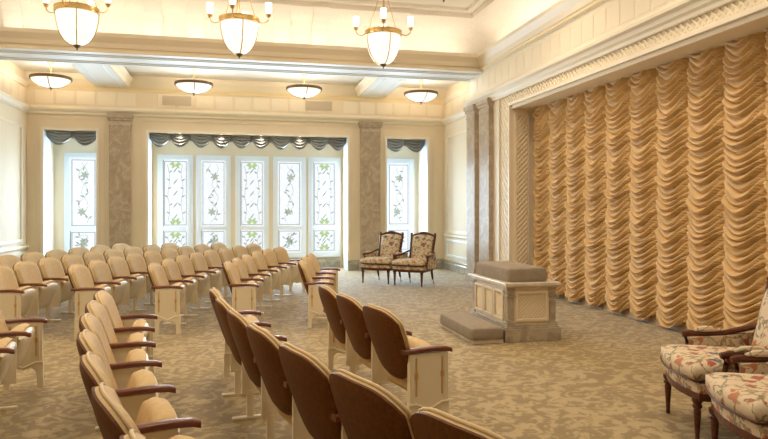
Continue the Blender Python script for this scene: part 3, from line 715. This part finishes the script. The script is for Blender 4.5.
# ================================================================== ARMCHAIRS
def armchair(loc, rz, label, group):
    o = empty('tapestry_armchair', loc, rz, label, 'armchair', group)
    # seat plan outline: bowed front
    def outline(k, n=10):
        pts = [(-.27 * k, -.27 * k), (-.27 * k, .27 * k), (.20 * k, .315 * k)]
        for i in range(n + 1):
            t = i / n; pts.append((.27 * k + .055 * math.sin(PI * t), (.315 - .63 * t) * k))
        pts.append((.20 * k, -.315 * k)); return pts
    def slab(z0, z1, k0, k1): 
        m = MB(); A = outline(k0); B = outline(k1); n = len(A)
        m.add([(x, y, z0) for x, y in A] + [(x, y, z1) for x, y in B], [tuple(range(n)), tuple(range(2 * n - 1, n - 1, -1))] + [(i, (i + 1) % n, n + (i + 1) % n, n + i) for i in range(n)]); return m
    slab(.285, .335, .99, 1.0).build('seat_rail', M['frame'], o, False, .006)
    slab(.335, .405, 1.0, .99).build('upholstered_rail', M['floral'], o, False, .01)
    # loose cushion, puffed
    def cs(z, f):
        def fn(u, v):
            uu, vv = 2 * u - 1, 2 * v - 1
            pf = max(0, (1 - abs(uu) ** 6) * (1 - abs(vv) ** 6)) ** .5
            hw = .245 + .07 * v; x = -.22 + .52 * v + .055 * v * math.cos(uu * PI / 2)
            return (x * 1.0, uu * hw, z + f * pf)
        return fn
    c = MB().solid(cs(.505, .04), cs(.425, -.012), 18, 18).build('seat_cushion', M['floral'], o, 85)
    pl = [(u / 14, 1) for u in range(15)] + [(1, v / 10) for v in range(9, -1, -1)] + [(0, v / 10) for v in range(1, 11)]
    MB().tube([cs(.427, 0)(u, v) for u, v in [(0, v / 10) for v in range(11)] + [(u / 14, 1) for u in range(1, 15)] + [(1, v / 10) for v in range(9, -1, -1)]], .008, 6).build('cushion_piping', M['frame'], c, 'all')
    legp = [(.012, 0), (.017, .012), (.013, .03), (.017, .10), (.024, .21), (.020, .225), (.030, .235), (.030, .25), (.022, .26), (.033, .275), (.033, .30)]
    lm = MB().lathe(legp, n=12).mesh('leg', M['frame'], True)
    for x, y in ((.265, .27), (.265, -.27)): inst('leg', lm, o, (x, y, 0))
    for y in (.235, -.235):
        MB().tube([(-.34, y * 1.02, 0), (-.30, y, .12), (-.265, y, .24), (-.26, y, .33)], [.015, .019, .023, .024], 8).build('leg', M['frame'], o, True)
    # back: arched frame, reclined
    al = math.radians(13)
    def bp(y, s, f=0): return (-.25 - s * math.sin(al) + f * math.cos(al), y * .86, .33 + s * math.cos(al) + f * math.sin(al))
    def top(y, w): return .70 + .05 * math.cos(min(1, abs(y / w)) ** 1.5 * PI / 2) if abs(y) < w else .70
    path = [bp(-.245, 0), bp(-.26, .3), bp(-.275, .6), bp(-.28, .70)] + [bp(y, top(y, .25)) for y in [-.25 + .05 * i for i in range(11)]] + [bp(.28, .70), bp(.275, .6), bp(.26, .3), bp(.245, 0)]
    MB().tube(path, .024, 8).build('back_frame', M['frame'], o, 60)
    for s in (-1, 1):
        fin = MB().lathe([(.02, 0), (.028, .012), (.018, .025), (.024, .04), (.014, .058), (.003, .066)], bp(s * .28, .70), 10); fin.build('finial', M['frame'], o, True)
    cr = MB().tube([bp(y, top(y, .25) + .022, .01) for y in [-.10 + .02 * i for i in range(11)]], [.006, .010, .014, .018, .021, .022, .021, .018, .014, .010, .006], 8); cr.build('crest_carving', M['frame'], o, True)
    def bs_(f, sg):
        def fn(u, v):
            uu, vv = 2 * u - 1, 2 * v - 1
            y = uu * (.225 + .03 * v); st = .08 + (top(y, .27) - .025 - .08) * v
            pf = max(0, (1 - abs(uu) ** 5) * (1 - abs(vv) ** 5)) ** .5
            return bp(y, st, sg * (.012 + f * pf))
        return fn
    MB().solid(bs_(.05, 1), bs_(.012, -1), 14, 16).build('back_upholstery', M['floral'], o, 80)
    for s in (-1, 1):
        ar = [bp(s * .265, .38), (-.24, s * .29, .655), (-.14, s * .312, .622), (0, s * .322, .612), (.10, s * .325, .610), (.15, s * .325, .600)]
        a = MB().tube(ar, [.02, .022, .023, .023, .026, .022], 8).build('arm', M['frame'], o, True)
        MB().tube([(-.12, s * .313, .640), (-.06, s * .317, .648), (.02, s * .321, .645), (.07, s * .323, .632)], [.012, .024, .024, .012], 8).build('arm_pad', M['floral'], a, True)
        MB().tube([(.135, s * .325, .60), (.115, s * .318, .54), (.125, s * .313, .46), (.15, s * .307, .34)], [.020, .016, .018, .022], 8).build('arm_post', M['frame'], o, True)
        m = MB().prism([(-.27, .34), (.13, .34), (.11, .585), (-.10, .60), (-.33, .64)], 1, s * .300 - .015, s * .300 + .015); m.build('side_upholstery', M['floral'], o, False, .005)
    o.scale = (1.08, 1.16, 1.0)
    return o
fa = math.atan2(-.74, -.67)
armchair((3.10, 13.70, 0), fa, 'carved floral tapestry armchair standing next to the marble pilaster', 'armchairs by the windows')
armchair((3.66, 13.10, 0), fa, 'carved floral tapestry armchair on the altar side, in front of the narrow window', 'armchairs by the windows')
na = math.atan2(.34, -.94)
armchair((3.42, 3.98, 0), na, 'floral tapestry armchair beside the gold curtain, closer to the altar', 'armchairs by the curtain')
armchair((3.15, 3.16, 0), na, 'floral tapestry armchair beside the gold curtain, farther from the altar', 'armchairs by the curtain')

# ================================================================== ALTAR AND KNEELER
AX0, AX1, AY0, AY1 = 3.10, 3.82, 7.10, 8.36
cx, cy = (AX0 + AX1) / 2, (AY0 + AY1) / 2; hx, hy = (AX1 - AX0) / 2, (AY1 - AY0) / 2
al = empty('altar', (cx, cy, 0), 0, 'cream panelled altar with marble base and top slab', 'altar')
MB().box((-hx, -hy, 0), (hx, hy, .155)).box((-hx + .015, -hy + .015, .155), (hx - .015, hy - .015, .175)).box((-hx + .03, -hy + .03, .175), (hx - .03, hy - .03, .20)).build('plinth', M['amarble'], al, False, .006)
bx, by = hx - .055, hy - .055
MB().box((-bx, -by, .20), (bx, by, .635)).build('body', M['apanel'], al)
pr = .055
for sx in (-1, 1):
    for sy in (-1, 1):
        X, Y = sx * (bx - .035), sy * (by - .035)
        m = MB().box((X - pr, Y - pr, .20), (X + pr, Y + pr, .225)).box((X - pr + .012, Y - pr + .012, .225), (X + pr - .012, Y + pr - .012, .53)).box((X - pr, Y - pr, .53), (X + pr, Y + pr, .55)).box((X - pr + .01, Y - pr + .01, .55), (X + pr - .01, Y + pr - .01, .615)).box((X - pr, Y - pr, .615), (X + pr, Y + pr, .635))
        m.build('corner_pier', M['amarble'], al, False, .003)
MB().box((-hx + .03, -hy + .03, .635), (hx - .03, hy - .03, .66)).box((-hx + .0, -hy + .0, .66), (hx - .0, hy - .0, .70)).build('top_slab', M['atop'], al, False, .008)
def altar_panel(a0, a1, put, nm='end_panel'):
    m = MB(); z0, z1 = .235, .60; w = .035
    def bx_(p, q, r_, s_, d):
        A, B = put(p, 0), put(r_, d)
        lo_ = [min(A[0], B[0]), min(A[1], B[1])]; hi_ = [max(A[0], B[0]), max(A[1], B[1])]
        m.box((lo_[0], lo_[1], q), (hi_[0], hi_[1], s_))
    bx_(a0, z0, a1, z0 + w, .022); bx_(a0, z1 - w, a1, z1, .022); bx_(a0, z0 + w, a0 + w, z1 - w, .022); bx_(a1 - w, z0 + w, a1, z1 - w, .022)
    f = m.build(nm, M['apanel'], al, False, .006)
    lt = MB(); lattice_rect(lt, a0 + w + .01, a1 - w - .01, z0 + w + .01, z1 - w - .01, lambda a, b, d: (*put(a, d), b), .045, .012, .007)
    tag(lt.build('lattice_carving', M['lattice'], f), kind='stuff')
xa = bx - .095
altar_panel(-xa, xa, lambda a, d: (a, -by - d)); altar_panel(-xa, xa, lambda a, d: (a, by + d))
ya = by - .095; w3 = 2 * ya / 3
for k in range(3):
    altar_panel(-ya + w3 * k + .012, -ya + w3 * (k + 1) - .012, lambda a, d: (-bx - d, a), 'side_panel')
    altar_panel(-ya + w3 * k + .012, -ya + w3 * (k + 1) - .012, lambda a, d: (bx + d, a), 'side_panel')
def cushion(name, x0, x1, y0, y1, z0, z1, label, cat, mat, e=8):
    o = bpy.data.objects.new(name, None)
    cxx, cyy = (x0 + x1) / 2, (y0 + y1) / 2; hx_, hy_ = (x1 - x0) / 2, (y1 - y0) / 2
    m = MB(); nu = 20; lv = []
    prof = [(.97, 0), (1.0, .12), (1.0, .30)] + [(1 - .09 * (1 - math.cos(t)) , .30 + .60 * math.sin(t)) for t in [.25, .5, .75, 1.0, 1.25, PI / 2]] + [(.7, .96), (.35, .99)]
    ring = []
    for k in range(64):
        a = 2 * PI * k / 64; c, s = math.cos(a), math.sin(a); q = 2 / 14
        ring.append((math.copysign(abs(c) ** q, c), math.copysign(abs(s) ** q, s)))
    vs = []; fs = []
    for kk, zz in prof:
        ins = (1 - kk) * min(hx_, hy_) if kk > .8 else None
        for (rx, ry) in ring:
            if ins is not None: vs.append((rx * (hx_ - ins), ry * (hy_ - ins), (z1 - z0) * zz))
            else: vs.append((rx * hx_ * kk, ry * hy_ * kk, (z1 - z0) * zz))
    n = 64
    for i in range(len(prof) - 1):
        for k in range(n): fs.append((i * n + k, i * n + (k + 1) % n, (i + 1) * n + (k + 1) % n, (i + 1) * n + k))
    fs.append(tuple(reversed(range(n)))); fs.append(tuple(range((len(prof) - 1) * n, len(prof) * n)))
    m.add(vs, fs); return m, (cxx, cyy, z0)
m, c = cushion('altar_cushion', AX0 + .08, AX1 - .11, AY0 + .10, AY1 - .04, .70, .885, '', '', None)
o = m.build('altar_cushion', M['taupe'], None, 60); o.location = c; tag(o, 'thick taupe velvet cushion lying on the altar top', 'cushion')
kn = empty('kneeler', (2.86, 7.70, 0), 0, 'low taupe velvet kneeling bench against the altar', 'kneeler')
MB().box((-.17, -.60, 0), (.215, .60, .05)).build('base_board', M['atop'], kn, False, .005)
m, c = cushion('pad', 2.66, 3.09, 7.08, 8.30, .05, .20, '', '', None)
p = m.build('pad', M['taupe'], kn, 60); p.location = (2.875 - 2.86, 7.69 - 7.70, .05)

# ================================================================== CHANDELIERS
def chandelier_proto():
    o = empty('chandelier', (0, 0, 0), 0, 'brass ring chandelier with deep alabaster bowl and candle arms', 'chandelier', 'bowl chandeliers under the high ceiling')
    # z measured from finial tip
    bowlp = [(.03, .07), (.10, .085), (.17, .14), (.225, .23), (.262, .34), (.285, .46), (.292, .56)]
    g = MB(); n = 28; vs = [(r * math.cos(2 * PI * k / n), r * math.sin(2 * PI * k / n), z) for r, z in bowlp for k in range(n)]
    g.add(vs, [(i * n + k, i * n + (k + 1) % n, (i + 1) * n + (k + 1) % n, (i + 1) * n + k) for i in range(len(bowlp) - 1) for k in range(n)]); g.build('glass_bowl', M['bowl'], o, 'all')
    MB().lathe([(.292, .545), (.310, .55), (.316, .575), (.308, .60), (.318, .625), (.300, .63), (.292, .60), (.292, .545)], n=32).build('ring', M['brass'], o, True)
    MB().lathe([(.003, 0), (.012, .012), (.008, .026), (.022, .035), (.05, .06), (.055, .075), (.03, .09), (.003, .09)], n=14).build('finial', M['bronze'], o, True)
    st = MB()
    for k in range(4):
        a = k * PI / 2 + PI / 4 - .6; st = MB().tube([((r + .006) * math.cos(a), (r + .006) * math.sin(a), z) for r, z in bowlp], .009, 6); st.build('strap', M['brass'], o, True)
    for k in range(4):
        a = k * PI / 2 - .22; ca, sa = math.cos(a), math.sin(a)
        pts = [(.31, .59), (.345, .565), (.385, .56), (.425, .575), (.455, .61), (.46, .65)]
        am = MB().tube([(r * ca, r * sa, z) for r, z in pts], .009, 6).build('candle_arm', M['brass'], o, True)
        MB().lathe([(.008, .64), (.03, .655), (.038, .69), (.044, .695), (.02, .70)], (.46 * ca, .46 * sa, 0), 12).build('cup', M['brass'], am, True)
        MB().lathe([(.02, .70), (.042, .73), (.050, .78), (.044, .83), (.055, .87), (.05, .87), (.02, .86)], (.46 * ca, .46 * sa, 0), 12).build('candle_shade', M['shade'], am, True)
    MB().tube([(0, 0, .6), (0, 0, 1.74)], .012, 8).build('rod', M['brass'], o, True)
    for k in range(3):
        a = k * 2 * PI / 3 + .4; MB().tube([(.30 * math.cos(a), .30 * math.sin(a), .62), (.03 * math.cos(a), .03 * math.sin(a), 1.35)], .006, 6).build('chain', M['brass'], o, True)
    MB().lathe([(.02, 1.32), (.05, 1.34), (.05, 1.37), (.02, 1.40)], n=14).build('hub', M['brass'], o, True)
    MB().lathe([(.015, 1.69), (.06, 1.70), (.09, 1.74), (.09, 1.765), (.01, 1.765)], n=18).build('canopy', M['brass'], o, True)
    return o
ch = chandelier_proto(); first = True
CH = [(-2.31, 10.4), (.05, 10.4), (2.42, 10.6), (2.32, 7.05), (-.02, 7.05), (-2.36, 7.05)]
for i, (x, y) in enumerate(CH):
    o = ch if i == 0 else copy_tree(ch)
    o.location = (x, y, 3.95)
    o['label'] = 'brass chandelier, %s row from the windows, %s' % (('first', 'second')[i // 3], {-1: 'over the seats by the side wall', 0: 'middle of its row', 1: 'on the gold curtain side'}[round(x / 2.4)])
    if i >= 3: o['group'] = 'chandeliers of the row farther from the windows'
    point('chandelier_lamp', (x, y, 3.95 + .80), CHAND, WARM, .12)

# semi-flush bowls in the coffers
def bowl_light():
    o = empty('bowl_ceiling_light', (0, 0, 0), 0, 'l', 'ceiling light', 'bowl lights in the coffers')
    bp_ = [(.03, .06), (.14, .075), (.25, .115), (.34, .175), (.40, .245)]
    g = MB(); n = 32; vs = [(r * math.cos(2 * PI * k / n), r * math.sin(2 * PI * k / n), z) for r, z in bp_ for k in range(n)]
    g.add(vs, [(i * n + k, i * n + (k + 1) % n, (i + 1) * n + (k + 1) % n, (i + 1) * n + k) for i in range(len(bp_) - 1) for k in range(n)]); g.build('glass_bowl', M['bowl'], o, 'all')
    MB().lathe([(.395, .235), (.418, .235), (.424, .262), (.418, .295), (.395, .295), (.395, .235)], n=36).build('ring', M['bronze'], o, True)
    MB().lathe([(.003, 0), (.014, .012), (.006, .026), (.03, .045), (.038, .06), (.02, .075), (.003, .075)], n=14).build('finial', M['bronze'], o, True)
    for k in range(3):
        a = k * 2 * PI / 3 - PI / 2 + .1; MB().tube([((r + .005) * math.cos(a), (r + .005) * math.sin(a), z) for r, z in bp_], .009, 6).build('strap', M['bronze'], o, True)
    MB().tube([(0, 0, .07), (0, 0, .62)], .011, 8).build('stem', M['brass'], o, True)
    MB().lathe([(.015, .54), (.03, .56), (.075, .61), (.085, .627), (.01, .627)], n=18).build('canopy', M['brass'], o, True)
    return o
bl = bowl_light()
for i, (x, lab) in enumerate(((-3.90, 'bronze-ringed bowl ceiling light in the coffer by the pale side wall'), (-.93, 'bronze-ringed bowl ceiling light in the wide coffer, towards the far seats'), (1.56, 'bronze-ringed bowl ceiling light in the wide coffer, towards the armchairs'), (4.42, 'bronze-ringed bowl ceiling light in the coffer above the armchairs'))):
    o = bl if i == 0 else copy_tree(bl)
    o.location = (x, 15.2, 4.15); o['label'] = lab
    point('bowl_lamp', (x, 15.2, 4.15 + .40), BOWLP, WARM, .1)

# added, unseen ceiling downlights that light the seats, standing in for the room's fittings
for i in range(3):
    for j in range(3):
        x, y = (-3.3, .4, 3.7)[i], 9.0 - 3.0 * j
        d = empty('fill_downlight', (x, y, 5.72), 0, 'round added fill downlight, unseen, in the high ceiling over the seats', 'downlight', 'added fill downlights in the high ceiling')
        MB().lathe([(.10, 0), (.14, 0), (.14, -.012), (.10, -.012), (.10, 0)], n=20).build('ring', M['trim'], d, True)
        MB().lathe([(.001, -.003), (.099, -.003), (.099, -.007), (.001, -.007)], n=20).build('lens', M['canglow'], d)
        spot('fill_downlight_lamp', (x, y, 5.66), DOWN_FILL * 4, WARM, 150, 1.0, .25)
# daylight through the glazing
for i, (c, t) in enumerate(centers):
    area('window_daylight', (c, YW - .075, 1.65), (-PI / 2, 0, 0), .6, 2.3, DAYP, DAY)
